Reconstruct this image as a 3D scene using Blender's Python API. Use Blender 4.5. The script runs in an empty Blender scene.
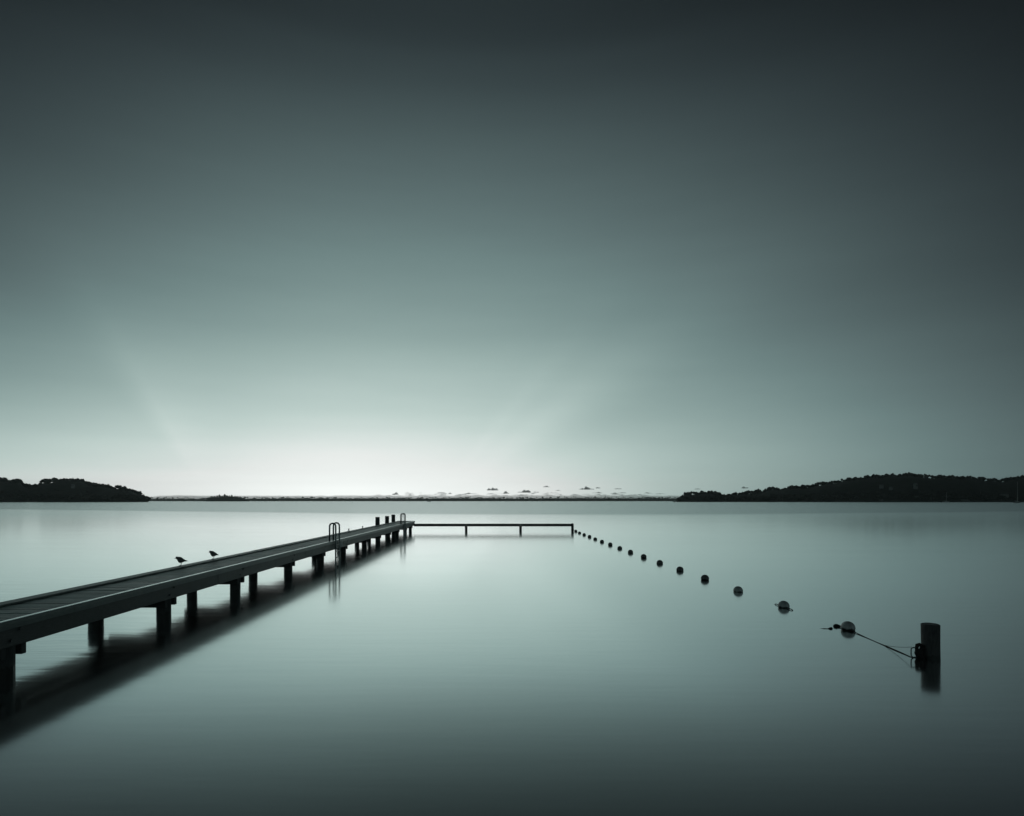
import bpy, bmesh, math, random
from mathutils import Vector, Matrix, noise

R = math.radians
sc = bpy.context.scene
col = sc.collection
random.seed(7)

# ----------------------------------------------------------------- camera
F, H, VX, VY = 600.0, 2.8, 497.0, 500.0      # focal length in pixels, eye height, vanishing point


def at(px, d, z=0.0):
    """the place at distance d and height z whose bearing is that of pixel column px"""
    return Vector(((px - VX) * d / F, d, z))


def hz(py, d):
    return H - (py - VY) * d / F


cd = bpy.data.cameras.new('camera')
cam = bpy.data.objects.new('camera', cd)
col.objects.link(cam)
cam.location = (0, 0, H)
cam.rotation_euler = (R(90), 0, 0)
cd.sensor_fit = 'HORIZONTAL'
cd.sensor_width = 36
cd.lens = 36 * F / 1024
cd.shift_x = (512 - VX) / 1024
cd.shift_y = (VY + .6 - 408) / 1024
cd.clip_start = 0.1
cd.clip_end = 120000
sc.camera = cam


# ---------------------------------------------------------------- node help
class G:
    """small expression builder for shader math"""
    def __init__(s, nt):
        s.nt = nt

    def put(s, inp, v):
        if isinstance(v, (int, float)):
            inp.default_value = v
        elif isinstance(v, tuple):
            inp.default_value = v
        else:
            s.nt.links.new(v, inp)

    def m(s, op, a, b=0.0, c=0.0, clamp=False):
        n = s.nt.nodes.new('ShaderNodeMath')
        n.operation = op
        n.use_clamp = clamp
        for i, v in enumerate((a, b, c)):
            s.put(n.inputs[i], v)
        return n.outputs[0]

    def add(s, a, b): return s.m('ADD', a, b)
    def sub(s, a, b): return s.m('SUBTRACT', a, b)
    def mul(s, a, b): return s.m('MULTIPLY', a, b)
    def div(s, a, b): return s.m('DIVIDE', a, b)
    def exp(s, a): return s.m('EXPONENT', a)

    def gauss(s, x, mid, sig):
        d = s.div(s.sub(x, mid), sig)
        return s.exp(s.mul(s.mul(d, d), -1.0))

    def step(s, x, lo, hi):
        n = s.nt.nodes.new('ShaderNodeMapRange')
        n.interpolation_type = 'SMOOTHSTEP'
        s.put(n.inputs[0], x)
        n.inputs[1].default_value = lo
        n.inputs[2].default_value = hi
        return n.outputs[0]

    def curve(s, x, pts):
        """piecewise linear factor through (x, y) points"""
        n = s.nt.nodes.new('ShaderNodeFloatCurve')
        x0, x1 = pts[0][0], pts[-1][0]
        low = min(p[1] for p in pts)
        top = max(p[1] for p in pts) - low
        c = n.mapping.curves[0]
        while len(c.points) < len(pts):
            c.points.new(0.5, 0.5)
        for p, (a, b) in zip(c.points, pts):
            p.location = ((a - x0) / (x1 - x0), (b - low) / top)
            p.handle_type = 'AUTO_CLAMPED'
        n.mapping.update()
        s.put(n.inputs['Value'], s.m('DIVIDE', s.sub(x, x0), x1 - x0, clamp=True))
        return s.add(s.mul(n.outputs[0], top), low)

    def ramp(s, x, stops):
        n = s.nt.nodes.new('ShaderNodeValToRGB')
        cr = n.color_ramp
        while len(cr.elements) < len(stops):
            cr.elements.new(0.5)
        for e, (p, c) in zip(cr.elements, stops):
            e.position = p
            e.color = (*c, 1)
        s.put(n.inputs[0], x)
        return n.outputs[0]

    def noise(s, vec, scale, detail=2.0, rough=0.5):
        n = s.nt.nodes.new('ShaderNodeTexNoise')
        n.inputs['Scale'].default_value = scale
        n.inputs['Detail'].default_value = detail
        n.inputs['Roughness'].default_value = rough
        if vec is not None:
            s.nt.links.new(vec, n.inputs['Vector'])
        return n.outputs['Fac']

    def mapping(s, vec, scale=(1, 1, 1)):
        n = s.nt.nodes.new('ShaderNodeMapping')
        n.inputs['Scale'].default_value = scale
        s.nt.links.new(vec, n.inputs['Vector'])
        return n.outputs[0]

    def xyz(s, vec):
        n = s.nt.nodes.new('ShaderNodeSeparateXYZ')
        s.nt.links.new(vec, n.inputs[0])
        return n.outputs


# -------------------------------------------------------------------- world
SUN_AZ = math.degrees(math.atan((425 - VX) / F))     # the glow stands a little left of the jetty's end
SUN_EL = 1.0
HAZE = 8e-5
w = bpy.data.worlds.new("World")
sc.world = w
w.use_nodes = True
nt = w.node_tree
g = G(nt)
bg = nt.nodes['Background']
sky = nt.nodes.new('ShaderNodeTexSky')
sky.sky_type = 'NISHITA'
sky.sun_disc = False
sky.sun_elevation = R(SUN_EL)
sky.sun_rotation = R(SUN_AZ)
bw = nt.nodes.new('ShaderNodeRGBToBW')
nt.links.new(sky.outputs[0], bw.inputs[0])
tc = nt.nodes.new('ShaderNodeTexCoord')
X, Y, Z = g.xyz(tc.outputs['Generated'])
el = g.mul(g.m('ARCSINE', g.m('MINIMUM', g.m('MAXIMUM', Z, -1.0), 1.0)), 57.2958)
az = g.sub(g.mul(g.m('ARCTAN2', X, Y), 57.2958), SUN_AZ)
# thin dusk air: the sky model's glow compressed and spread along the horizon (log factors by elevation and bearing)
SKY_A = [(0, -0.25), (1.5, -0.34), (3, -0.48), (5, -0.54), (8, -0.64), (12, -0.731), (16, -0.914), (20, -1.043), (26, -1.358), (31, -1.727), (36, -2.324), (41, -2.75), (60, -2.6), (90, -2.5)]
SKY_B = [-0.192, -0.02, 0.80, 0.80, 0.40, 0.444, 0.145, -1.706, -0.201]
SKY_C = [-0.987, -0.002, -1.046, 0.784, 0.946, 0.757, 0.016, -1.90, 0.032]
el = g.m('MAXIMUM', el, 0.0)
wide = g.exp(g.mul(el, -1 / 16.0))
low, high = SKY_B[0], SKY_C[0]
for (c_, s_), b_, h_ in zip(((-75, 24), (-50, 24), (-25, 24), (0, 24), (25, 24), (50, 24), (75, 24), (0, 9)), SKY_B[1:], SKY_C[1:]):
    q_ = g.gauss(az, float(c_), float(s_))
    low = g.add(g.mul(q_, b_), low)
    high = g.add(g.mul(q_, h_), high)
fac = g.add(g.curve(el, SKY_A), g.add(g.mul(wide, low), g.mul(g.sub(1.0, wide), high)))
# faint crepuscular rays fanning out of the glow
u = g.div(X, g.m('MAXIMUM', Y, .05))
v = g.div(Z, g.m('MAXIMUM', Y, .05))
front = g.step(Y, .05, .4)
th = g.mul(g.m('ARCTAN2', g.add(v, .02), g.sub(u, math.tan(R(SUN_AZ)))), 57.2958)
ray = g.sub(g.mul(.065, g.gauss(th, 38.0, 6.0)), g.mul(.065, g.gauss(th, 26.0, 7.0)))
ray = g.add(ray, g.mul(.04, g.gauss(th, 50.0, 4.0)))
th2 = g.mul(g.m('ARCTAN2', v, g.sub(u, (212 - VX) / F)), 57.2958)
edge = g.step(th2, 133.0, 119.0)
ray2 = g.mul(edge, g.exp(g.mul(g.m('ABSOLUTE', g.sub(th2, 120.0)), -.035)))
ray2 = g.mul(ray2, g.step(th2, 60.0, 115.0))
fade = g.mul(g.mul(g.step(el, 1.0, 9.0), g.step(el, 26.0, 9.0)), front)
fr = g.add(1.0, g.mul(fade, g.add(ray, g.mul(.14, ray2))))
# barely visible streaks of high thin cloud, lying along the horizon
ci = g.noise(g.mapping(tc.outputs['Generated'], (1.6, 1.6, 13.0)), 2.2, 5.0, .6)
fr = g.mul(fr, g.add(1.0, g.mul(g.sub(ci, .5), .11)))
lum = g.mul(g.mul(g.m('POWER', g.mul(bw.outputs[0], .1), .45), g.exp(fac)), g.mul(fr, 10.0))
# toned monochrome print: cool green grey shadows, near neutral highlights
tint = g.ramp(g.m('POWER', g.mul(lum, .1), .4545),
              [(0.0, (.82, 1.015, 1.24)), (.18, (.735, 1.052, 1.17)), (.34, (.725, 1.065, 1.10)), (.50, (.725, 1.07, 1.06)), (.66, (.785, 1.058, 1.01)), (.82, (.86, 1.045, .99)), (.97, (.97, 1.01, .985))])
vm = nt.nodes.new('ShaderNodeVectorMath')
vm.operation = 'SCALE'
nt.links.new(tint, vm.inputs[0])
nt.links.new(lum, vm.inputs['Scale'])
nt.links.new(vm.outputs[0], bg.inputs[0])
bg.inputs[1].default_value = 0.1

sd = bpy.data.lights.new('sun', 'SUN')
sun = bpy.data.objects.new('sun', sd)
col.objects.link(sun)
sd.energy = 0.004
sd.angle = R(14)
sd.color = (.93, 1.0, .96)
dirv = Vector((math.sin(R(SUN_AZ)) * math.cos(R(SUN_EL)), math.cos(R(SUN_AZ)) * math.cos(R(SUN_EL)), math.sin(R(SUN_EL))))
sun.rotation_euler = dirv.to_track_quat('Z', 'Y').to_euler()
sun.location = (0, 20, 30)


# ---------------------------------------------------------------- materials
def new_mat(name):
    m = bpy.data.materials.new(name)
    m.use_nodes = True
    nt = m.node_tree
    return m, nt, nt.nodes['Principled BSDF'], G(nt)


def plain(name, c, rough=.6, metal=0.0, var=.25, scale=6.0, bump=.0, spec=.5, undershade=None):
    m, nt, p, g = new_mat(name)
    tc = nt.nodes.new('ShaderNodeTexCoord')
    n = g.noise(tc.outputs['Object'], scale, 4.0, .6)
    lo = tuple(x * (1 - var) for x in c)
    hi = tuple(x * (1 + var) for x in c)
    base = g.ramp(n, [(.3, lo), (.7, hi)])
    if undershade is not None:                    # shaded underside painted as dark colour up to an uneven line just over the water
        z = g.xyz(tc.outputs['Object'])[2]
        mx = nt.nodes.new('ShaderNodeMix')
        mx.data_type = 'RGBA'
        nt.links.new(g.step(g.add(z, g.mul(g.sub(n, .5), .12)), undershade + .02, undershade - .02), mx.inputs[0])
        nt.links.new(base, mx.inputs[6])
        mx.inputs[7].default_value = (.02, .024, .021, 1)
        base = mx.outputs[2]
    nt.links.new(base, p.inputs['Base Color'])
    p.inputs['Roughness'].default_value = rough
    p.inputs['Metallic'].default_value = metal
    p.inputs['Specular IOR Level'].default_value = spec
    if bump:
        b = nt.nodes.new('ShaderNodeBump')
        b.inputs['Strength'].default_value = bump
        b.inputs['Distance'].default_value = .02
        nt.links.new(n, b.inputs['Height'])
        nt.links.new(b.outputs[0], p.inputs['Normal'])
    return m


def wood(name, c, stretch, rough=.6, var=.45, cell=None, spec=.5, tide=None, bump=.006):
    """weathered timber, grain along the axis with the small stretch; cell = plank pitch along y for board to board change"""
    m, nt, p, g = new_mat(name)
    tc = nt.nodes.new('ShaderNodeTexCoord')
    vec = tc.outputs['Object']
    grain = g.noise(g.mapping(vec, stretch), 9.0, 5.0, .65)
    blot = g.noise(vec, 1.3, 3.0, .6)
    f = g.add(g.mul(grain, .65), g.mul(blot, .35))
    if cell:
        x, y, z = g.xyz(vec)
        wn = nt.nodes.new('ShaderNodeTexWhiteNoise')
        wn.noise_dimensions = '1D'
        nt.links.new(g.m('FLOOR', g.div(y, cell)), wn.inputs['W'])
        f = g.add(g.mul(f, .65), g.mul(wn.outputs['Value'], .35))
    lo = tuple(x * (1 - var) for x in c)
    hi = tuple(x * (1 + var) for x in c)
    base = g.ramp(f, [(.3, lo), (.7, hi)])
    ro = g.add(rough - .12, g.mul(f, .24))
    if tide is not None:
        # weed and wet below an uneven tide line
        gz = nt.nodes.new('ShaderNodeNewGeometry')
        x, y, z = g.xyz(gz.outputs['Position'])
        wet = g.step(g.add(z, g.mul(g.sub(g.noise(g.mapping(gz.outputs['Position'], (7, 7, 2)), 1.0, 4.0, .6), .5), .25)), tide + .03, tide - .03)
        mx = nt.nodes.new('ShaderNodeMix')
        mx.data_type = 'RGBA'
        nt.links.new(wet, mx.inputs[0])
        nt.links.new(base, mx.inputs[6])
        mx.inputs[7].default_value = (.022, .026, .022, 1)
        base = mx.outputs[2]
        ro = g.sub(ro, g.mul(wet, .25))
    nt.links.new(base, p.inputs['Base Color'])
    nt.links.new(ro, p.inputs['Roughness'])
    p.inputs['Specular IOR Level'].default_value = spec
    b = nt.nodes.new('ShaderNodeBump')
    b.inputs['Strength'].default_value = .5
    b.inputs['Distance'].default_value = bump
    nt.links.new(grain, b.inputs['Height'])
    nt.links.new(b.outputs[0], p.inputs['Normal'])
    return m


M = {
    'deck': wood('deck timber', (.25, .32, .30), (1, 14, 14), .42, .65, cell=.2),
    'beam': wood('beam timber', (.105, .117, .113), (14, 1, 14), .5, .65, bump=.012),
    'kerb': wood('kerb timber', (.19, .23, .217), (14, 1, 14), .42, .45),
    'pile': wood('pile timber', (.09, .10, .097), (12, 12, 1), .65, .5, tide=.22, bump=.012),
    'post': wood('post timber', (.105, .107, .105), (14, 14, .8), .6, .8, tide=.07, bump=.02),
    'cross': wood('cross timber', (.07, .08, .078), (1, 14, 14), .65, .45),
    'strip': plain('arris highlight metal', (.82, .87, .855), .24, .95, .15, 3.0, .1),  # stands in for skylight caught on the bare timber arris
    'steel': plain('galvanised steel', (.30, .33, .33), .45, .8, .2, 20.0),
    'plate': plain('pale painted plate', (.45, .5, .49), .5, 0, .2, 8.0),
    'iron': plain('rusty iron', (.035, .036, .036), .8, .2, .4, 20.0, .3),
    'float': plain('weathered float plastic', (.62, .66, .645), .45, 0, .4, 9.0, .15, undershade=.035),  # lit top and shaded underside are put into the colour
    'floatdark': plain('dark float plastic', (.20, .22, .213), .45, 0, .5, 9.0, .15, undershade=.03),
    'rope': plain('wet rope', (.05, .055, .052), .85, 0, .3, 60.0, .4),
    'feather': plain('grey feathers', (.20, .215, .21), .8, 0, .35, 30.0),
    'featherhead': plain('pale feathers', (.30, .32, .31), .8, 0, .15, 30.0),
    'beak': plain('dark beak', (.05, .04, .04), .5, 0, .1, 30.0),
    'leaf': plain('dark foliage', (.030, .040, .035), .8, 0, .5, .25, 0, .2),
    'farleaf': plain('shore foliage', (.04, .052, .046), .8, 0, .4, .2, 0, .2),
    'bark': plain('bark', (.05, .05, .045), .9, 0, .3, 4.0),
    'soil': plain('headland scrub', (.028, .036, .032), .9, 0, .4, .05, 0, .2),
    'wall': plain('pale house wall', (.22, .235, .23), .8, 0, .1, .5),
    'roof': plain('house roof', (.16, .18, .18), .7, 0, .2, .5),
    'glass': plain('dark window', (.02, .025, .025), .1, 0, .1, 1.0),
    'hull': plain('white hull', (.75, .78, .77), .35, 0, .05, .5),
    'mast': plain('bright mast', (.6, .63, .62), .35, .3, .1, 1.0),
}


WATER_POW, WATER_K, WATER_FAR, WATER_ROUGH = 4.8, 4.6, .10, .115


def water_mat():
    m = bpy.data.materials.new('still water')
    m.use_nodes = True
    nt = m.node_tree
    nt.nodes.remove(nt.nodes['Principled BSDF'])
    g = G(nt)
    out = nt.nodes['Material Output']
    geo = nt.nodes.new('ShaderNodeNewGeometry')
    pos = geo.outputs['Position']
    x, y, z = g.xyz(pos)
    # wind ruffled water lies beyond a long curved line
    u = g.div(x, g.m('MAXIMUM', y, 1.0))
    bound = g.add(g.sub(122.0, g.mul(u, 26.0)), g.mul(g.mul(u, u), 72.0))
    wob = g.noise(g.mapping(pos, (.02, .05, 1)), 1.0, 3.0, .6)
    far = g.step(g.div(g.add(g.sub(y, bound), g.mul(g.sub(wob, .5), 10.0)), 12.0), -1.0, 1.0)
    lw = nt.nodes.new('ShaderNodeLayerWeight')
    lw.inputs['Blend'].default_value = .5
    # the long exposure flattens the water: facing = 1 - cos
    fac = g.m('SMOOTH_MIN', g.mul(WATER_K, g.m('POWER', lw.outputs['Facing'], WATER_POW)), 1.0, .35)
    fac = g.m('MULTIPLY', fac, g.sub(1.0, g.mul(far, WATER_FAR)), clamp=True)
    gl = nt.nodes.new('ShaderNodeBsdfGlossy')
    gl.distribution = 'GGX'
    gl.inputs['Color'].default_value = (.968, 1.0, .997, 1)
    df = nt.nodes.new('ShaderNodeBsdfDiffuse')
    df.inputs['Color'].default_value = (.013, .0155, .0165, 1)
    # faint streaks of residual ripple lying across the view
    swell = g.noise(g.mapping(pos, (.05, .35, 1)), 1.0, 5.0, .62)
    rip = g.noise(g.mapping(pos, (.35, 2.6, 1)), 1.0, 4.0, .6)
    nt.links.new(g.add(g.add(g.add(WATER_ROUGH, g.mul(g.sub(swell, .5), .05)), g.mul(g.step(y, 50.0, 140.0), .07)), g.mul(far, .06)), gl.inputs['Roughness'])
    b = nt.nodes.new('ShaderNodeBump')
    b.inputs['Strength'].default_value = .05
    b.inputs['Distance'].default_value = .03
    nt.links.new(g.mul(rip, g.add(g.step(y, 90.0, 20.0), g.mul(2.4, g.mul(g.step(x, -5.8, -7.6), g.step(y, 34.0, 14.0))))), b.inputs['Height'])
    nt.links.new(b.outputs[0], gl.inputs['Normal'])
    mx = nt.nodes.new('ShaderNodeMixShader')
    nt.links.new(fac, mx.inputs[0])
    nt.links.new(df.outputs[0], mx.inputs[1])
    nt.links.new(gl.outputs[0], mx.inputs[2])
    nt.links.new(mx.outputs[0], out.inputs[0])
    return m




def cloud_mat(name, density):
    """a closed body of even vapour"""
    m = bpy.data.materials.new(name)
    m.use_nodes = True
    nt = m.node_tree
    nt.nodes.remove(nt.nodes['Principled BSDF'])
    v = nt.nodes.new('ShaderNodeVolumePrincipled')
    v.inputs['Color'].default_value = (.93, .95, .94, 1)
    v.inputs['Density'].default_value = density
    v.inputs['Anisotropy'].default_value = .35
    nt.links.new(v.outputs[0], nt.nodes['Material Output'].inputs['Volume'])
    return m


M['cloud'] = cloud_mat('cloud', .011)
M['bank'] = cloud_mat('cloud bank', .0011)
M['water'] = water_mat()


# ------------------------------------------------------------- object help
def obj(name, bm, mat, parent=None, smooth=False, loc=None):
    me = bpy.data.meshes.new(name)
    bm.normal_update()
    if smooth:
        for f in bm.faces:
            f.smooth = True
    bm.to_mesh(me)
    bm.free()
    o = bpy.data.objects.new(name, me)
    me.materials.append(mat)
    col.objects.link(o)
    if parent:
        o.parent = parent
    if loc is not None:
        o.location = loc
    return o


def raw(name, vs, fs, mat, parent=None, smooth=False, loc=None):
    me = bpy.data.meshes.new(name)
    me.from_pydata(vs, [], fs)
    me.update()
    if smooth:
        me.polygons.foreach_set('use_smooth', [True] * len(me.polygons))
    me.materials.append(mat)
    o = bpy.data.objects.new(name, me)
    col.objects.link(o)
    if parent:
        o.parent = parent
    if loc is not None:
        o.location = loc
    return o


def tag(o, label=None, cat=None, group=None, kind=None):
    if label: o['label'] = label
    if cat: o['category'] = cat
    if group: o['group'] = group
    if kind: o['kind'] = kind
    return o


def thing(name, loc, label, cat, group=None, rz=0):
    o = bpy.data.objects.new(name, None)
    o.empty_display_size = .2
    col.objects.link(o)
    o.location = loc
    o.rotation_euler = (0, 0, rz)
    return tag(o, label, cat, group)


def copy_tree(o, parent=None):
    c = o.copy()
    col.objects.link(c)
    if parent:
        c.parent = parent
    for ch in list(o.children):
        copy_tree(ch, c)
    return c


def add_box(bm, x0, x1, y0, y1, z0, z1, bev=0.0):
    r = bmesh.ops.create_cube(bm, size=1.0)
    vs = r['verts']
    for v in vs:
        v.co = Vector((x0 + (v.co.x + .5) * (x1 - x0), y0 + (v.co.y + .5) * (y1 - y0), z0 + (v.co.z + .5) * (z1 - z0)))
    if bev:
        es = list({e for v in vs for e in v.link_edges})
        bmesh.ops.bevel(bm, geom=es, offset=bev, segments=1, affect='EDGES', profile=.5)


def add_tube(bm, pts, r, n=8, caps=True):
    """sweep a ring along points; r a number or one radius per point"""
    pts = [Vector(p) for p in pts]
    rs = r if isinstance(r, (list, tuple)) else [r] * len(pts)
    rings = []
    up = None
    for i, p in enumerate(pts):
        t = (pts[min(i + 1, len(pts) - 1)] - pts[max(i - 1, 0)]).normalized()
        if up is None:
            up = Vector((0, 0, 1)) if abs(t.z) < .9 else Vector((1, 0, 0))
        a = t.cross(up)
        if a.length < 1e-4:
            a = t.cross(Vector((0, 1, 0)))
        a.normalize()
        b = a.cross(t).normalized()
        up = b
        rings.append([bm.verts.new(p + (a * math.cos(k * math.tau / n) + b * math.sin(k * math.tau / n)) * rs[i]) for k in range(n)])
    for q, s in zip(rings, rings[1:]):
        for k in range(n):
            bm.faces.new((q[k], q[(k + 1) % n], s[(k + 1) % n], s[k]))
    if caps:
        bm.faces.new(rings[0][::-1])
        bm.faces.new(rings[-1])


def add_log(bm, x, y, z0, z1, r, seed, n=20, top_bevel=.015, lean=.012, rough=1.0):
    """a rough round log standing upright, slightly uneven"""
    rnd = random.Random(seed)
    lv = [z0, z0 + .25 * (z1 - z0), z0 + .5 * (z1 - z0), z0 + .72 * (z1 - z0), z0 + .88 * (z1 - z0), z1 - top_bevel, z1]
    ph = rnd.random() * 6
    lx, ly = rnd.uniform(-lean, lean), rnd.uniform(-lean, lean)
    rings = []
    for i, z in enumerate(lv):
        rr = r * (1 + .03 * rnd.uniform(-1, 1)) * (.93 if i == len(lv) - 1 else 1)
        ring = []
        for k in range(n):
            a = k * math.tau / n
            q = rr * (1 + rough * (.02 * math.sin(3 * a + ph) + .012 * math.sin(7 * a + 2 * ph)))
            dz = .012 * rough * math.sin(2 * a + ph) + .006 * rough * math.sin(5 * a + 3 * ph) if i >= len(lv) - 2 else 0
            ring.append(bm.verts.new((x + lx * (z - .2) + q * math.cos(a), y + ly * (z - .2) + q * math.sin(a), z + dz)))
        rings.append(ring)
    for q, s in zip(rings, rings[1:]):
        for k in range(n):
            bm.faces.new((q[k], q[(k + 1) % n], s[(k + 1) % n], s[k]))
    bm.faces.new(rings[0][::-1])
    bm.faces.new(rings[-1])


# ------------------------------------------------------------------- water
bm = bmesh.new()
S = 45000.0
vs = [bm.verts.new(p) for p in ((-S, -3000, 0), (S, -3000, 0), (S, S, 0), (-S, S, 0))]
bm.faces.new(vs)
wo = obj('water', bm, M['water'])
tag(wo, kind='structure')

# ------------------------------------------------------------------- jetty
DZ = .92                                   # deck height over the water
XR, XL = -7.53, -9.0                       # right and left edge of the deck
Y0, Y1 = -6.0, 54.9
BENTS = [-3.2, 1.0, 5.2, 9.38, 13.9, 17.7, 22.2, 26.2, 30.1, 34.9, 38.9, 42.6, 46.3, 50.3, 53.4]
jetty = thing('jetty', (XR, Y1, 0), 'long weathered timber jetty on round piles running out from the left over still water', 'jetty')


def jp(name, bm, mat, smooth=False):
    """a part of the jetty, moved into the jetty's own space"""
    bmesh.ops.translate(bm, verts=bm.verts, vec=(-XR, -Y1, 0))
    return obj(name, bm, mat, jetty, smooth)


bm = bmesh.new()
y = Y0
rnd = random.Random(3)
while y < Y1 - .14:
    dz = rnd.uniform(-.004, .004)
    add_box(bm, XL + .285, XR - .07 - rnd.uniform(0, .006), y, y + .176, DZ - .045 + dz, DZ + dz, .005)
    y += .2
jp('deck', bm, M['deck'])

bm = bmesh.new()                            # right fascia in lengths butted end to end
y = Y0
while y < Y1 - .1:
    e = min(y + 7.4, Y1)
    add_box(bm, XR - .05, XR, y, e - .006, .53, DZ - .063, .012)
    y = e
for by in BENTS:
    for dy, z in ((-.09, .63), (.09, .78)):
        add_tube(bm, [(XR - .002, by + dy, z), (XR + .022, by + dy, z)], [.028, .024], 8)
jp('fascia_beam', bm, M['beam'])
bm = bmesh.new()
y = Y0 + 3
while y < Y1 - .1:
    e = min(y + 7.4, Y1)
    add_box(bm, XL, XL + .08, y, e - .006, .55, DZ - .004, .012)
    y = e
jp('fascia_beam', bm, M['beam'])
bm = bmesh.new()                            # edge timber with a broad worn chamfer outward
y = Y0
while y < Y1 - .1:
    e = min(y + 5.55, Y1)
    j = rnd.uniform(-.003, .003)
    prof = [(-.068, -.06), (-.068, .018), (.0, .022), (.026, .004), (.034, -.03), (.034, -.10), (.002, -.10), (.002, -.06)]
    va = [bm.verts.new((XR + a, y, DZ + b + j)) for a, b in prof]
    vb = [bm.verts.new((XR + a, e - .012, DZ + b + j)) for a, b in prof]
    for k in range(len(prof)):
        bm.faces.new((va[k], vb[k], vb[(k + 1) % 8], va[(k + 1) % 8]))
    bm.faces.new(va)
    bm.faces.new(vb[::-1])
    y = e
bmesh.ops.recalc_face_normals(bm, faces=bm.faces)
jp('edge_timber', bm, M['kerb'])
bm = bmesh.new()                            # added metallic strip making the bright line of skylight on the timber's arris
y = Y0
while y < Y1 - .1:
    e = min(y + 3.7, Y1)
    add_box(bm, XR - .072, XR - .002, y, e - .006, DZ + .0225, DZ + .031, .002)
    y = e
jp('edge_highlight', bm, M['strip'])
bm = bmesh.new()                            # low kerb along the left edge
y = Y0
while y < Y1 - .1:
    e = min(y + 5.6, Y1)
    add_box(bm, XL - .015, XL + .265, y, e - .01, DZ - .003, DZ + .04 + rnd.uniform(-.003, .003), .008)
    y = e
jp('kerb', bm, M['kerb'])
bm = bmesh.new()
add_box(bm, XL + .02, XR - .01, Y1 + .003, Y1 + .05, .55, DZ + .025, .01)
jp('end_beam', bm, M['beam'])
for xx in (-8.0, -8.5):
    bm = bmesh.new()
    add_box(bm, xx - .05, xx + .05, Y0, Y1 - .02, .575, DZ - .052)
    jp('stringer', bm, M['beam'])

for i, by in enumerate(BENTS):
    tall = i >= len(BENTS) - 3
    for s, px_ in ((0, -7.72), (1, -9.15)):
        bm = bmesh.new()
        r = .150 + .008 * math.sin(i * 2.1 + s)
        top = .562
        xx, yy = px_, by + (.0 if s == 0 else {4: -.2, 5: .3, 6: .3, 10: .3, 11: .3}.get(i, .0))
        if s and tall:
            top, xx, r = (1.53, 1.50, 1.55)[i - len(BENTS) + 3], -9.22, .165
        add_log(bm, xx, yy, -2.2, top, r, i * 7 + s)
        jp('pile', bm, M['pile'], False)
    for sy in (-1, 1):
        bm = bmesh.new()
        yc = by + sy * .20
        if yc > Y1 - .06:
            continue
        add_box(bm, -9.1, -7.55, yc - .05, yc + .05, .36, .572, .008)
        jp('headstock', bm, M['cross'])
for cy in (36.3, 40.0):                     # two little mooring cleats on the left kerb
    bm = bmesh.new()
    add_box(bm, XL - .0, XL + .07, cy - .12, cy + .12, DZ + .042, DZ + .065, .004)
    add_tube(bm, [(XL + .035, cy, DZ + .08), (XL + .035, cy, DZ + .15)], .032, 10)
    add_tube(bm, [(XL + .035, cy - .13, DZ + .165), (XL + .035, cy, DZ + .16), (XL + .035, cy + .13, DZ + .165)], [.016, .03, .016], 8)
    jp('cleat', bm, M['iron'])
bm = bmesh.new()
add_box(bm, XR + .002, XR + .03, 28.75, 29.2, .56, DZ - .06, .006)
p = jp('ladder_plate', bm, M['plate'])
p['label'] = 'pale square plate on the jetty side beside the ladder'


# ----------------------------------------------------------------- ladders
def ladder(y0, label):
    t = thing('ladder', (XR, y0, 0), label, 'ladder', 'swim ladders on the jetty')
    for dy in (0.0, .64):
        bm = bmesh.new()
        xo, xi, zt = .085, -.20, 1.75
        pts = [(xo, dy, -1.1), (xo, dy, 0), (xo, dy, 1.0), (xo, dy, 1.45)]
        c, rr = (xo + xi) / 2, (xo - xi) / 2
        for k in range(1, 12):
            a = k * math.pi / 12
            pts.append((c + rr * math.cos(a), dy, zt - rr + rr * math.sin(a) * 1.0))
        pts += [(xi, dy, 1.45), (xi, dy, DZ + .004)]
        add_tube(bm, pts, .037, 10)
        o = obj('handrail', bm, M['steel'], t, True)
        bm = bmesh.new()
        add_tube(bm, [(xi, dy, DZ + .006), (xi, dy, DZ + .018)], .055, 12)
        obj('foot_flange', bm, M['steel'], o)
    for z in (-.75, -.45, -.15, .15, .45, .75):
        bm = bmesh.new()
        add_box(bm, .055, .12, .024, .616, z - .012, z + .012, .003)
        obj('rung', bm, M['steel'], t)
    return t


ladder(27.7, 'steel swim ladder with twin hoop handrails halfway along the right side of the jetty')
ladder(48.1, 'small steel swim ladder with hoop handrails near the far end of the jetty')

# --------------------------------------------------------------- boom beam
BY = 55.03
boom = thing('boom', (-2.6, BY, 0), 'low horizontal timber beam on short legs closing the swimming area past the jetty end', 'beam')
bm = bmesh.new()
for a, b in ((-7.62, -2.83), (-2.82, 2.15), (2.16, 6.80)):
    add_box(bm, a + 2.6, b + 2.6, -.07, .07, hz(525.75, BY), hz(523.1, BY), .012)
obj('beam', bm, M['beam'], boom)
for px_, top in ((-2.83, .44), (2.155, .44), (6.92, .70)):
    bm = bmesh.new()
    add_log(bm, px_ + 2.6, .0, -2.0, top, .12, int(px_ * 10))
    obj('leg', bm, M['pile'], boom)

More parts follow.
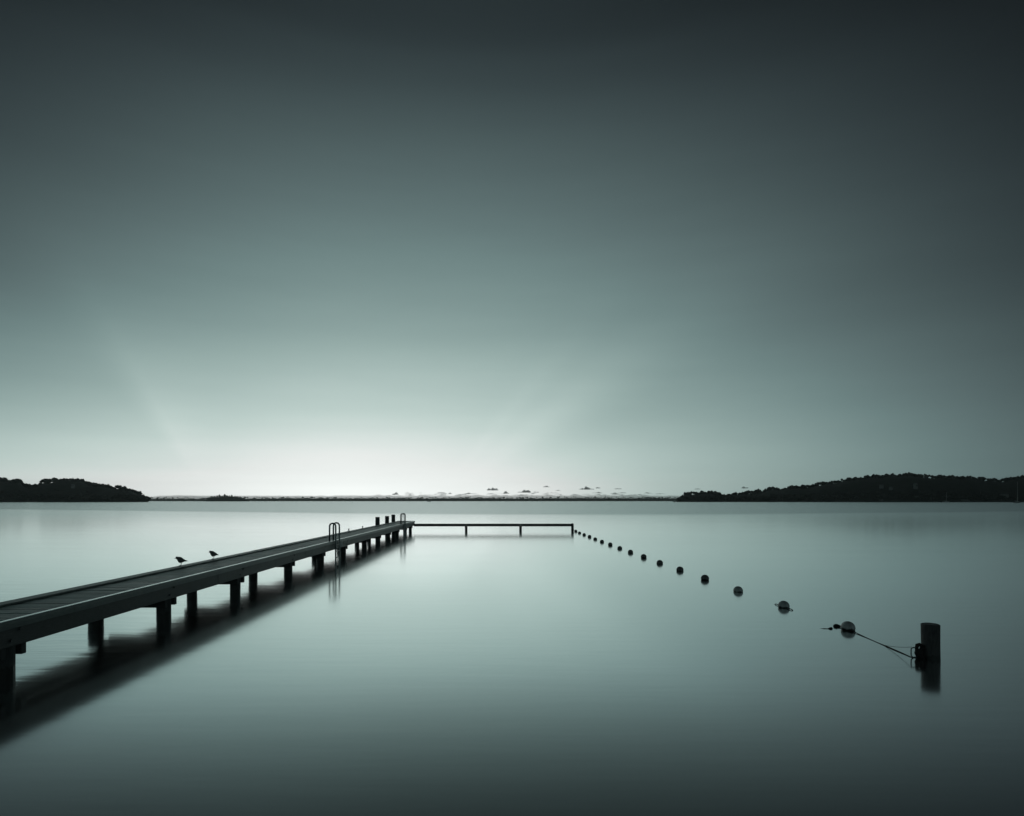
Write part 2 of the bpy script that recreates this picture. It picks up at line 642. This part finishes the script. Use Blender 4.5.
# -------------------------------------------------------------- near post
PY = 10.7
PX = (930.6 - VX) * PY / F
post = thing('timber_post', (PX, PY, 0), 'thick round timber post standing alone in the water at the right', 'post')
bm = bmesh.new()
add_log(bm, 0, 0, -2.2, .60, .142, 91, 48, .008, .01, .15)
obj('shaft', bm, M['post'], post, False)
bm = bmesh.new()                            # iron bracket with a hanging shackle
add_box(bm, -.165, -.128, -.06, .06, -.06, .23, .012)
add_tube(bm, [(-.16, 0, .215), (-.20, 0, .235), (-.235, 0, .225), (-.25, 0, .17), (-.232, 0, .13), (-.25, 0, .08), (-.225, 0, .02), (-.19, 0, -.03), (-.16, 0, -.05)], [.026, .03, .034, .028, .04, .036, .034, .028, .02], 8)
add_tube(bm, [(-.17, -.055, .19), (-.225, -.05, .15), (-.23, -.05, .06), (-.18, -.055, .0)], [.026, .034, .036, .026], 8)
br = obj('bracket', bm, M['iron'], post)
bm = bmesh.new()
add_tube(bm, [(-.25, 0, .175), (-.31, 0, .18), (-.345, 0, .165), (-.35, 0, .10), (-.345, 0, .03), (-.31, 0, .005), (-.25, 0, .01)], .011, 8)
obj('shackle', bm, M['steel'], br)

# ------------------------------------------------------- floats and rope
PXS = [848.0, 783.6, 738.2, 704.9, 679.9, 659.8, 643.6, 630.5, 619.8, 610.2, 602.0, 595.2, 589.5, 584.2, 579.5, 575.8]
WORDS = ['', 'second', 'third', 'fourth', 'fifth', 'sixth', 'seventh', 'eighth', 'ninth', 'tenth', 'eleventh', 'twelfth', 'thirteenth', 'fourteenth', 'fifteenth']
spots = []
for i, px_ in enumerate(PXS):
    d = 13.0 + 2.73 * i
    spots.append(Vector(((px_ - VX) * d / F, d, 0.0)))
RAD = .140


def make_float():
    t = thing('float', (0, 0, 0), '', 'float', 'round floats along the swimming line')
    bm = bmesh.new()
    bmesh.ops.create_uvsphere(bm, u_segments=28, v_segments=18, radius=RAD)
    for v in bm.verts:
        v.co.z *= .97
        if abs(v.co.z) < .012:                       # moulded seam round the middle
            v.co.x *= 1.02
            v.co.y *= 1.02
    bmesh.ops.translate(bm, verts=bm.verts, vec=(0, 0, .05))
    obj('ball', bm, M['float'], t, True)
    for s in (-1, 1):
        bm = bmesh.new()
        add_tube(bm, [(0, s * (RAD - .012), .025), (0, s * (RAD + .03), .02)], [.035, .026], 12)
        obj('rope_eye', bm, M['floatdark'], t, True)
    return t


def line_dir(i):
    a = spots[max(i - 1, 0)]
    b = spots[min(i + 1, len(spots) - 1)]
    return (b - a).normalized()


f0 = make_float()
darkmesh = None
for i, p in enumerate(spots):
    f = f0 if i == 0 else copy_tree(f0)
    dv = line_dir(i)
    rz = math.atan2(dv.y, dv.x) - math.pi / 2
    f.location = p + Vector((0, 0, -.01 * (i % 3)))
    f.rotation_euler = (R(3) * math.sin(i * 1.7), R(4) * math.sin(i * 2.3), rz)
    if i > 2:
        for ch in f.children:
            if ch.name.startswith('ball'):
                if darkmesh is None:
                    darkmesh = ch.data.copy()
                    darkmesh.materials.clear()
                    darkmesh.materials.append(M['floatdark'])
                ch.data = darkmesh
    if i == 0:
        f['label'] = 'largest pale grey round float, tied to the lone timber post by a rope'
    elif i == 1:
        f['label'] = 'grey round float with rope ends poking out both sides, second from the timber post'
    elif i == 15:
        f['label'] = 'tiny dark round float right beside the last leg of the low beam'
    else:
        f['label'] = 'dark round float, %s along the line counted from the lone timber post' % WORDS[i]

bm = bmesh.new()                            # the line: out of the water near the post, under it between floats
a = spots[0]
e1 = Vector((PX - .335, PY, .0))
e2 = Vector((PX - .335, PY, .19))
fork = a.lerp(e1, .60) + Vector((0, 0, .004))


def sag(p, q, n, s):
    return [p.lerp(q, k / n) - Vector((0, 0, s * 4 * (k / n) * (1 - k / n))) for k in range(n + 1)]


st = a + (e1 - a).normalized() * .15 + Vector((0, 0, .022))
add_tube(bm, sag(st, fork, 8, .010), .009, 8)
add_tube(bm, sag(fork, e1, 6, -.006), .010, 8)
add_tube(bm, sag(fork, e2, 6, .02), .004, 6)
for i in range(len(spots) - 1):
    p, q = spots[i], spots[i + 1]
    d = (q - p).normalized()
    pts = []
    L = (q - p).length
    for k in range(61):
        s = .14 + (L - .28) * k / 60
        e = min(s, L - s)
        free = .42 if i == 0 and s > L / 2 or i == 1 and s < L / 2 else .14
        z = .022 - .16 * min(1.0, max(0.0, (e - free) / .4)) ** .8
        pts.append(p + d * s + Vector((0, 0, z)))
    add_tube(bm, pts, .012, 6)
# a loose tail of rope drifting at the surface beside the nearest float
add_tube(bm, [(7.635, 13.14, .01), (7.60, 13.26, .02), (7.575, 13.33, .022), (7.535, 13.34, .026), (7.50, 13.33, .02), (7.44, 13.26, -.03), (7.36, 13.16, -.02), (7.31, 13.12, .012), (7.28, 13.10, .014), (7.22, 13.10, .0), (7.15, 13.11, .004), (7.06, 13.13, -.004)],
         [.012, .016, .03, .036, .03, .014, .014, .024, .022, .01, .008, .004], 8)
last = spots[-1]
add_tube(bm, sag(last + Vector((-.1, -.1, .045)), Vector((6.92 + .1, BY, .2)), 4, .01), .014, 6)
rp = obj('float_rope', bm, M['rope'], None, True)
tag(rp, 'dark thin rope stringing the round floats from the timber post to the low beam', 'rope')


# -------------------------------------------------------------------- gulls
def make_gull(y, yaw, label, tilt):
    t = thing('gull', (XL + .035, y, DZ + .042), label, 'bird', 'gulls standing on the jetty kerb', yaw)
    # one continuous body lofted from tail tip to face, facing -x
    secs = [(.185, .118, .006, .004), (.15, .124, .022, .008), (.11, .132, .034, .018), (.06, .142, .047, .036), (.01, .150, .055, .048), (-.035, .158, .052, .050),
            (-.07, .172, .040, .042), (-.092, .190, .030, .032), (-.108, .207, .028, .029), (-.126, .213, .027, .027), (-.142, .211, .020, .019), (-.150, .208, .009, .009)]
    bm = bmesh.new()
    n = 14
    rings = []
    for x, z, ry, rz in secs:
        x, z, ry, rz = x * .86, .155 + (z - .155) * 1.05 + .004, ry * 1.3, rz * (1.75 if x > -.1 else 1.45)
        rings.append([bm.verts.new((x, ry * math.cos(k * math.tau / n), z + rz * math.sin(k * math.tau / n))) for k in range(n)])
    for q, s in zip(rings, rings[1:]):
        for k in range(n):
            bm.faces.new((q[k], q[(k + 1) % n], s[(k + 1) % n], s[k]))
    bm.faces.new(rings[0][::-1])
    bm.faces.new(rings[-1])
    bmesh.ops.recalc_face_normals(bm, faces=bm.faces)
    obj('body', bm, M['feather'], t, True)
    bm = bmesh.new()
    add_tube(bm, [(-.122, 0, .214), (-.142, 0, .208), (-.165, 0, .201)], [.010, .007, .002], 8)
    obj('beak', bm, M['beak'], t, True)
    for s in (-1, 1):
        bm = bmesh.new()                    # folded wing
        pts = []
        for x, z, h in ((-.055, .165, .012), (-.02, .162, .034), (.04, .150, .036), (.10, .136, .022), (.165, .126, .008), (.215, .122, .002)):
            pts.append((x, z, h))
        ra = []
        for x, z, h in pts:
            x, h = x * .86, h * 1.35
            off = .066 * max(.1, 1 - ((x - .0) / .22) ** 2) if x > -.03 else .054
            ra.append([bm.verts.new((x, s * (off + .008 * math.cos(k * math.tau / 8)), z + h * math.sin(k * math.tau / 8))) for k in range(8)])
        for q, r_ in zip(ra, ra[1:]):
            for k in range(8):
                bm.faces.new((q[k], q[(k + 1) % 8], r_[(k + 1) % 8], r_[k]))
        bm.faces.new(ra[0][::-1])
        bm.faces.new(ra[-1])
        bmesh.ops.recalc_face_normals(bm, faces=bm.faces)
        obj('wing', bm, M['feather'], t, True)
        bm = bmesh.new()
        add_tube(bm, [(.012, s * .022, .115), (.018, s * .022, .062), (.008, s * .022, .006)], [.011, .0045, .0045], 6)
        for a in (-.5, 0, .5):
            add_tube(bm, [(.01, s * .022, .005), (-.034 * math.cos(a), s * .022 + .034 * math.sin(a), .004)], [.005, .003], 5)
        obj('leg', bm, M['beak'], t, True)
    return t


make_gull(17.0, R(14), 'grey gull standing on the jetty kerb, the lower of the pair and nearer the viewer', 0)
make_gull(18.95, R(-8), 'grey gull standing farther along the jetty kerb, the upper one of the pair', 0)


# ------------------------------------------------------- distant headlands
def interp(prof, x):
    if x <= prof[0][0]: return prof[0][1]
    for (a, b), (c, d) in zip(prof, prof[1:]):
        if x <= c:
            return b + (d - b) * (x - a) / (c - a)
    return prof[-1][1]


LEFT = [(-160, 474), (-60, 475), (0, 476.8), (4, 477.5), (11, 479.8), (18, 477.8), (21, 479.5), (27, 484.5), (39, 483.4), (44, 478.8), (57, 477.6), (68, 478), (82, 478.6), (86, 481), (98, 483),
        (109, 484.6), (117, 484.8), (125, 486.2), (133, 489), (141, 492), (146.5, 495.5), (150, 500)]
RIGHT = [(676, 500), (680, 495.5), (686, 492), (700, 490.8), (713, 490.8), (718, 492), (724, 493.5), (727, 494), (731, 493.5), (735, 492), (739, 493), (743, 491.5), (748, 490), (752, 491.5), (758, 488.8),
         (762, 489.5), (768, 487), (775, 486.3), (783, 487), (790, 485.2), (800, 484.8), (810, 484.2), (822, 481.2), (835, 480), (842, 478.5), (850, 477.4), (870, 474.9), (890, 473.3), (910, 472.6), (930, 474.2),
         (950, 474.8), (970, 475.6), (985, 477.2), (1000, 478.5), (1010, 476.8), (1020, 475.6), (1060, 474), (1130, 476), (1250, 470)]
SHORE = [(60, 497.8), (150, 497.1), (170, 497.3), (205, 497.5), (240, 497.1), (300, 496.7), (360, 497.1), (420, 497.0), (470, 496.6), (520, 496.9), (560, 496.5), (600, 496.7), (650, 496.5), (690, 496.8), (800, 496.8)]


def land(name, prof, d, back, tree_h, x0, x1, step_):
    """a heightfield rising from the water at distance d to a ridge 'back' metres behind"""
    rows = [(-14, -1.0), (0, .10), (.25, .45), (.55, .78), (1.0, 1.0), (1.5, .8), (2.2, .2), (2.6, -1)]
    vs, fs = [], []
    xs = [x0 + step_ * k for k in range(int((x1 - x0) / step_) + 1)]
    for px_ in xs:
        for q, hh in rows:
            dd = d + (q * back if q > 0 else q)
            zr = max(1.0, hz(interp(prof, px_), d + back) - tree_h) if interp(prof, px_) < 499.5 else .2
            z = zr * hh if hh > 0 else -1.0
            z *= 1 + .12 * noise.noise(Vector((px_ * .09, q * 3, 1.7)))
            p = at(px_, dd, z)
            vs.append(p)
    n = len(rows)
    for i in range(len(xs) - 1):
        for k in range(n - 1):
            fs.append((i * n + k, (i + 1) * n + k, (i + 1) * n + k + 1, i * n + k + 1))
    o = raw(name, vs, fs, M['soil'], None, True)
    return tag(o, kind='structure')


def crown_bm(seed, lobes=4, leaves=60, sub=2):
    """uneven crown of unit height 1 (base at 0): noisy lobes with gaps and loose leaf clumps round them"""
    rnd = random.Random(seed)
    bm = bmesh.new()
    cs = []
    for k in range(lobes):
        a = rnd.random() * math.tau
        q = 0 if k == 0 else rnd.uniform(.16, .34)
        c = Vector((q * math.cos(a), q * math.sin(a), rnd.uniform(.42, .74)))
        r = rnd.uniform(.20, .32)
        cs.append((c, r))
        res = bmesh.ops.create_icosphere(bm, subdivisions=sub, radius=r)
        off = Vector((seed * 3.1, k * 7.7, 0))
        for v in res['verts']:
            dn = v.co.normalized()
            v.co = c + v.co * (1 + .42 * noise.noise(dn * 2.3 + off) + .22 * noise.noise(dn * 6 + off))
    for k in range(leaves):
        c, r = rnd.choice(cs)
        dn = Vector((rnd.gauss(0, 1), rnd.gauss(0, 1), rnd.gauss(0, 1))).normalized()
        p = c + dn * r * rnd.uniform(.9, 1.3)
        s = rnd.uniform(.025, .06)
        t1 = Vector((rnd.gauss(0, 1), rnd.gauss(0, 1), rnd.gauss(0, 1))).normalized() * s
        t2 = dn.cross(t1).normalized() * s
        bm.faces.new([bm.verts.new(p + t1), bm.verts.new(p + t2), bm.verts.new(p - t1), bm.verts.new(p - t2)])
    return bm


CROWNS = []
for k in range(6):
    b = crown_bm(20 + k, 3, 26, 1)
    b.verts.index_update()
    CROWNS.append(([v.co.copy() for v in b.verts], [[v.index for v in f.verts] for f in b.faces]))
    b.free()


def woods(name, places, mat, label):
    """one mass of trees no one could count"""
    vs, fs = [], []
    rnd = random.Random(len(places))
    for p, h, wd in places:
        cv, cf = rnd.choice(CROWNS)
        a = rnd.random() * math.tau
        ca, sa = math.cos(a), math.sin(a)
        b0 = len(vs)
        for c in cv:
            vs.append((p.x + (c.x * ca - c.y * sa) * wd, p.y + (c.x * sa + c.y * ca) * wd, p.z + c.z * h))
        fs.extend([tuple(i + b0 for i in f) for f in cf])
    o = raw(name, vs, fs, mat)
    return tag(o, label, 'woods', None, 'stuff')


def wood_places(prof, d, back, th, x0, x1, n, seed, skyline_step):
    rnd = random.Random(seed)
    out = []
    x = x0
    while x < x1:                           # the skyline row: crown tops follow the outline
        py = interp(prof, x)
        if py < 499.3:
            dd = d + back * rnd.uniform(.9, 1.1)
            top = hz(py + rnd.choice((-.8, -.2, .2, .6, 1.1)) * rnd.uniform(.6, 1.2), dd)
            h = min(top + 1, th * rnd.choice((.75, .9, 1.0, 1.0, 1.2)) * rnd.uniform(.9, 1.1))
            p = at(x, dd, top - h * .95)
            out.append((p, h, h * rnd.uniform(.85, 1.3)))
        x += skyline_step * rnd.uniform(.6, 1.4)
    for _ in range(n):
        x = rnd.uniform(x0, x1)
        q = rnd.random() ** 1.2
        py = interp(prof, x)
        if py > 499.0:
            continue
        dd = d + back * q
        zr = hz(py, d + back)
        f = (.06 + .9 * q ** .8)
        h = min(th * rnd.uniform(.7, 1.15), zr * .8 + 1)
        z = max(-.3, (zr - h * 1.1) * f - .3 * h)
        out.append((at(x, dd, z), h, h * rnd.uniform(.9, 1.4)))
    return out


DL, BL = 1150.0, 150.0
DR, BR = 1250.0, 170.0
DS, BS = 3000.0, 120.0
land('left_headland', LEFT, DL, BL, 6, -160, 150, 4)
land('right_headland', RIGHT, DR, BR, 6, 676, 1250, 4)
land('far_shore', SHORE, DS, BS, 6, 60, 800, 10)
woods('woods', wood_places(LEFT, DL, BL, 12, -150, 149, 900, 11, 1.6), M['leaf'], 'dense dark woods covering the left headland down to the water')
woods('woods', wood_places(RIGHT, DR, BR, 12, 678, 1240, 1500, 12, 1.7), M['leaf'], 'dense dark woods covering the long hill on the right shore')
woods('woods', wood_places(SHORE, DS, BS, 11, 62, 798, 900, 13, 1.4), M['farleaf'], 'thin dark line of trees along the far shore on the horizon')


# trees that stand out of the skyline
def make_tree(name, seed, label, group):
    t = thing(name, (0, 0, 0), label, 'tree', group)
    obj('crown', crown_bm(seed, 5, 120, 2), M['leaf'], t)
    bm = bmesh.new()
    add_tube(bm, [(0, 0, -.25), (.01, 0, .1), (-.01, .01, .35), (.02, 0, .6)], [.035, .028, .02, .01], 7)
    for a in (0.4, 2.3, 4.4):
        add_tube(bm, [(0, 0, .25), (.14 * math.cos(a), .14 * math.sin(a), .45), (.2 * math.cos(a), .2 * math.sin(a), .58)], [.014, .01, .004], 5)
    obj('trunk', bm, M['bark'], t)
    return t


def plant(proto, used, p, h, wd, rz):
    t = proto if not used else copy_tree(proto)
    t.location = p
    t.scale = (wd, wd, h)
    t.rotation_euler = (0, 0, rz)
    return t


rnd = random.Random(5)
tr = make_tree('tree', 41, 'rounded tree crown standing up from the skyline of the left headland', 'skyline trees of the left headland')
for k, (px_, py, h) in enumerate(((2, 476.6, 14), (14, 478.4, 13), (46, 477.8, 14), (55, 477.2, 13), (68, 477.6, 13), (80, 478.0, 12), (101, 482.8, 11), (119, 484.4, 10), (139, 490.2, 9))):
    d = DL + BL + 4
    plant(tr, k, at(px_, d, hz(py, d) - h * .95), h, h * rnd.uniform(1.0, 1.35), rnd.random() * 6)
tr = make_tree('tree', 47, 'rounded tree crown standing up from the low near end of the right headland', 'skyline trees of the right headland')
for k, (px_, py, h) in enumerate(((716, 491.0, 10), (735, 491.2, 10), (747.5, 489.4, 11), (757.5, 488.2, 11), (769, 486.6, 11), (790, 484.8, 11), (822, 480.6, 12), (834, 479.6, 11))):
    d = DR + BR + 4
    plant(tr, k, at(px_, d, hz(py, d) - h * .95), h, h * rnd.uniform(1.0, 1.3), rnd.random() * 6)

# small island with spiky trees in front of the far shore
ISL = [(203, 499.6), (207, 497.8), (213, 496.2), (225, 495.4), (235, 496.0), (243, 497.8), (250, 499.6)]
DI = 2400.0
land('island', ISL, DI, 25, 2, 203, 250, 1.5)
tr = make_tree('tree', 53, 'small dark tree on the low islet beyond the jetty', 'trees on the low islet')
for k, (px_, py, h) in enumerate(((209, 497.6, 9), (212, 496.6, 11), (214.5, 496.2, 12), (217, 495.6, 13), (219.5, 495.0, 16), (222, 495.8, 13), (224.5, 494.6, 17), (227, 495.5, 14), (229.5, 495.6, 13), (232, 495.2, 15), (235, 496.2, 12), (237.5, 496.6, 11), (240.5, 497.2, 9), (244, 498.2, 7))):
    d = DI + 14 + rnd.uniform(-6, 6)
    h *= 1.15
    plant(tr, k, at(px_, d, hz(py - 1.0, d) - h * .93), h, h * (rnd.uniform(.4, .55) if h > 13 else rnd.uniform(.7, .95)), rnd.random() * 6)


# ------------------------------------------------------------------ houses
def house(px_, py, d, wd, dp, ht, rz, label, roof=True):
    t = thing('house', at(px_, d, hz(py, d)), label, 'house', 'houses on the wooded shores', rz)
    bm = bmesh.new()
    add_box(bm, -wd / 2, wd / 2, -dp / 2, dp / 2, -4, ht)
    obj('wall', bm, M['wall'], t)
    r = ht * .45
    e = .5
    vs = [(-wd / 2 - e, -dp / 2 - e, ht + .01), (wd / 2 + e, -dp / 2 - e, ht + .01), (wd / 2 + e, dp / 2 + e, ht + .01), (-wd / 2 - e, dp / 2 + e, ht + .01), (-wd / 2 - e, 0, ht + r), (wd / 2 + e, 0, ht + r)]
    raw('roof', vs, [(0, 1, 5, 4), (2, 3, 4, 5), (0, 4, 3), (1, 2, 5), (3, 2, 1, 0)], M['roof'], t)
    n = max(2, int(wd / 4))
    for k in range(n):
        bm = bmesh.new()
        xc = -wd / 2 + (k + .5) * wd / n
        add_box(bm, xc - .8, xc + .8, -dp / 2 - .05, -dp / 2 + .05, ht * .4, ht * .8)
        obj('window', bm, M['glass'], t)
    return t


house(73, 485.6, 1190, 5, 5, 2.6, R(10), 'pale house half hidden in the woods of the left headland')
house(881.5, 486.0, 1290, 6, 6, 2.8, R(-12), 'pale house among the trees halfway up the right hill')
house(891, 487.6, 1280, 5, 6, 2.2, R(6), 'low house on the right hill, just below and beside a pale one')
house(915.5, 486.6, 1290, 5, 6, 6, R(15), 'tall pale house high on the right hill among dark trees')
house(1004, 495.0, 1262, 13, 8, 2.6, R(-8), 'wide gabled house above the shore at the end of the right hill')
house(965, 500.6, 1245, 15, 6, 2.5, R(0), 'low boathouse at the waterline below the right hill')
house(881, 500.6, 1245, 6, 5, 2.5, R(0), 'small pale boathouse at the waterline left of the others')


# ------------------------------------------------------------------- boats
def sailboat(px_, d, mast, L, label, rz=0):
    t = thing('sailboat', at(px_, d, 0), label, 'sailboat', 'yachts moored off the shores', rz)
    bm = bmesh.new()
    rings = []
    for x, hw, zb, zt in ((-L / 2, .28, .1, 1.0), (-L / 4, .42, -.4, 1.0), (0, .45, -.5, 1.05), (L / 4, .32, -.4, 1.15), (L / 2, .02, .5, 1.35)):
        q = hw * L / 3
        rings.append([bm.verts.new(c) for c in ((x, -q, zt), (x, -q * .8, (zb + zt) / 2), (x, 0, zb), (x, q * .8, (zb + zt) / 2), (x, q, zt))])
    for a, b in zip(rings, rings[1:]):
        for k in range(5):
            bm.faces.new((a[k], a[(k + 1) % 5], b[(k + 1) % 5], b[k]))
    bm.faces.new(rings[0])
    bm.faces.new(rings[-1])
    bmesh.ops.recalc_face_normals(bm, faces=bm.faces)
    obj('hull', bm, M['hull'], t)
    bm = bmesh.new()
    add_box(bm, -L * .15, L * .18, -L * .07, L * .07, 1.02, 1.6, .1)
    obj('cabin', bm, M['hull'], t)
    if mast:
        bm = bmesh.new()
        add_tube(bm, [(L * .08, 0, 1.0), (L * .08, 0, mast)], [.16, .10], 8)
        obj('mast', bm, M['mast'], t)
        bm = bmesh.new()
        add_tube(bm, [(L * .08, 0, 2.4), (-L * .38, 0, 2.5)], [.2, .16], 8)
        obj('boom', bm, M['mast'], t)
    return t


sailboat(1017, 700, 25, 12, 'sailboat with the tallest mast, at the far end of the right shore', R(20))
sailboat(946, 1000, 17, 10, 'sailboat with a bare mast before the middle of the right hill', R(-15))
sailboat(674.5, 1150, 14, 9, 'sailboat moored off the low tip of the right headland', R(30))
b = sailboat(429, 1500, 0, 9, 'white motorboat as a speck on the water below the far shore', R(5))
b.name = 'motorboat'
b['category'] = 'boat'
b['group'] = 'boats off the far shore'


# ------------------------------------------------------------------ clouds
DC = 22000.0


def cloud_bm(x0, x1, y0, y1, seed, n=40, m=16, depth=.6, bm=None):
    """low flat based cumulus as one puffy closed shell lying along x, between bearings x0..x1 and heights y1..y0 at DC"""
    bm = bm or bmesh.new()
    rnd = random.Random(seed)
    zb, ht = hz(y1, DC), .85 * (y1 - y0) * DC / F
    pk = rnd.uniform(.3, .7)
    rings = []
    for i in range(n + 1):
        f = i / n
        env = math.sin(math.pi * min(1, max(0, f))) ** .5 * (1 - .6 * abs(f - pk))
        env *= .85 + .7 * noise.noise(Vector((f * (x1 - x0) * .33, seed * 3.3, 0))) + .25 * noise.noise(Vector((f * (x1 - x0) * 1.3, seed * 5.7, 2)))
        env = min(1.1, max(.34 * min(1, 7 * f, 7 * (1 - f)) ** .6 + .01, env))
        c = at(x0 + (x1 - x0) * f, DC, 0)
        ring = []
        for k in range(m):
            a = k * math.tau / m
            cz, cy = math.sin(a), math.cos(a)
            d = 1 + .3 * noise.noise(Vector((f * (x1 - x0) * .8, cy * 2 + seed, cz * 2)))
            zz = ht * env * (.12 + .88 * cz * d if cz > 0 else .12 + .14 * cz)
            ring.append(bm.verts.new((c.x, c.y + cy * d * ht * env * depth * 2, zb + zz)))
        rings.append(ring)
    for q, s_ in zip(rings, rings[1:]):
        for k in range(m):
            bm.faces.new((q[k], q[(k + 1) % m], s_[(k + 1) % m], s_[k]))
    bm.faces.new(rings[0][::-1])
    bm.faces.new(rings[-1])
    bmesh.ops.recalc_face_normals(bm, faces=bm.faces)
    return bm


CL = [(486.5, 499, 485.8, 489.8, 'dark flat based cloud floating highest, above the far shore beyond the jetty end'),
      (464.5, 473, 490.8, 493.6, 'small cloud just left of and below the highest dark one'),
      (517, 532, 488.3, 492, 'long sloping cloud with a raised right end above the middle of the low beam'),
      (542.5, 550.5, 484.8, 486.6, 'thin pale cloud streak standing highest above the right half of the beam'),
      (578.5, 594.5, 485.6, 489, 'widest flat cloud, above the floats at the end of the low beam'),
      (595, 601, 486, 487.8, 'small cloud touching the right end of the widest flat cloud'),
      (613, 622, 486.8, 488.6, 'thin lone cloud to the right of the widest flat cloud'),
      (555, 561, 488.8, 490.2, 'tiny cloud left of and below the widest flat cloud'),
      (503, 509.5, 489.6, 493, 'small ragged cloud between the highest dark one and the long sloping one'),
      (532.5, 539.5, 489.8, 492, 'small cloud at the right tail of the long sloping one'),
      (392, 399, 491.2, 494, 'small puffy cloud rising over the bank above the jetty end posts'),
      (741, 748.5, 485.2, 487.8, 'small cloud above the low trees of the right headland'),
      (694, 701.5, 487.4, 488.8, 'faint thin cloud above the tip of the right headland')]
for k, (a, b, c, d, lab) in enumerate(CL):
    o = obj('cloud', cloud_bm(a, b, c, d, 60 + k), M['cloud'], None, True)
    tag(o, lab, 'cloud', 'small clouds over the far shore')
bm = bmesh.new()                            # the low bank lying along the horizon
rings = []
DB, m = 24000.0, 12
for i in range(521):
    x = 120 + i * 1.15
    top = 494.9 + .7 * noise.noise(Vector((x * .03, 3, 0))) + .5 * noise.noise(Vector((x * .12, 5, 0)))
    if 375 < x < 650:
        top -= min(1.3, max(0, noise.noise(Vector((x * .11, 8, 0))) + .1) * 4) * (.8 + .5 * noise.noise(Vector((x * .37, 4, 0)))) + .55 * abs(noise.noise(Vector((x * .8, 9, 0))))
    top += max(0, (160 - x) * .08) + max(0, (x - 680) * .08)
    zt = hz(min(top, 498), DB)
    c = at(x, DB, 0)
    rings.append([bm.verts.new((c.x, c.y + 500 * math.cos(k * math.pi / (m - 1)), zt * max(0, math.sin(k * math.pi / (m - 1))) ** .6 - (20 if k in (0, m - 1) else 0))) for k in range(m)])
for q, s_ in zip(rings, rings[1:]):
    for k in range(m):
        bm.faces.new((q[k], q[(k + 1) % m], s_[(k + 1) % m], s_[k]))
bm.faces.new(rings[0][::-1])
bm.faces.new(rings[-1])
bmesh.ops.recalc_face_normals(bm, faces=bm.faces)
o = obj('cloud_bank', bm, M['bank'], None, True)
tag(o, 'long low grey cloud bank lying on the horizon behind the far shore', 'clouds', None, 'stuff')

bm = bmesh.new()
rnd = random.Random(21)
for k in range(50):                         # ragged puffs standing on the bank
    x = 380 + 300 * rnd.random() ** .85
    wd, yb = rnd.uniform(3, 13), rnd.uniform(492.6, 494.9)
    cloud_bm(x - wd / 2, x + wd / 2, yb - rnd.uniform(.7, 1.9) * (.6 + wd / 20), yb, 200 + k, 24, 12, .6, bm)
bmesh.ops.recalc_face_normals(bm, faces=bm.faces)
tag(obj('cloud_puffs', bm, M['cloud'], None, True), 'ragged row of low puffs along the top of the cloud bank', 'clouds', None, 'stuff')

# -------------------------------------------------------------------- haze
m = bpy.data.materials.new('haze')
m.use_nodes = True
nt = m.node_tree
nt.nodes.remove(nt.nodes['Principled BSDF'])
pv = nt.nodes.new('ShaderNodeVolumePrincipled')
pv.inputs['Color'].default_value = (.9, .95, .93, 1)
pv.inputs['Density'].default_value = HAZE
pv.inputs['Anisotropy'].default_value = .6
nt.links.new(pv.outputs[0], nt.nodes['Material Output'].inputs['Volume'])
bm = bmesh.new()
add_box(bm, -4200, 4200, -300, 3800, -4, 120)
tag(obj('haze', bm, m), 'thin evening haze over the water and the far shores', 'haze', None, 'stuff')

# ----------------------------------------------------------------- render
sc.render.engine = 'CYCLES'
sc.cycles.use_denoising = True
sc.cycles.max_bounces = 6
sc.cycles.transparent_max_bounces = 8
vs_ = sc.view_settings
vs_.view_transform = 'Standard'
vs_.look = 'None'
vs_.exposure = 0
vs_.gamma = 1
vs_.use_curve_mapping = False
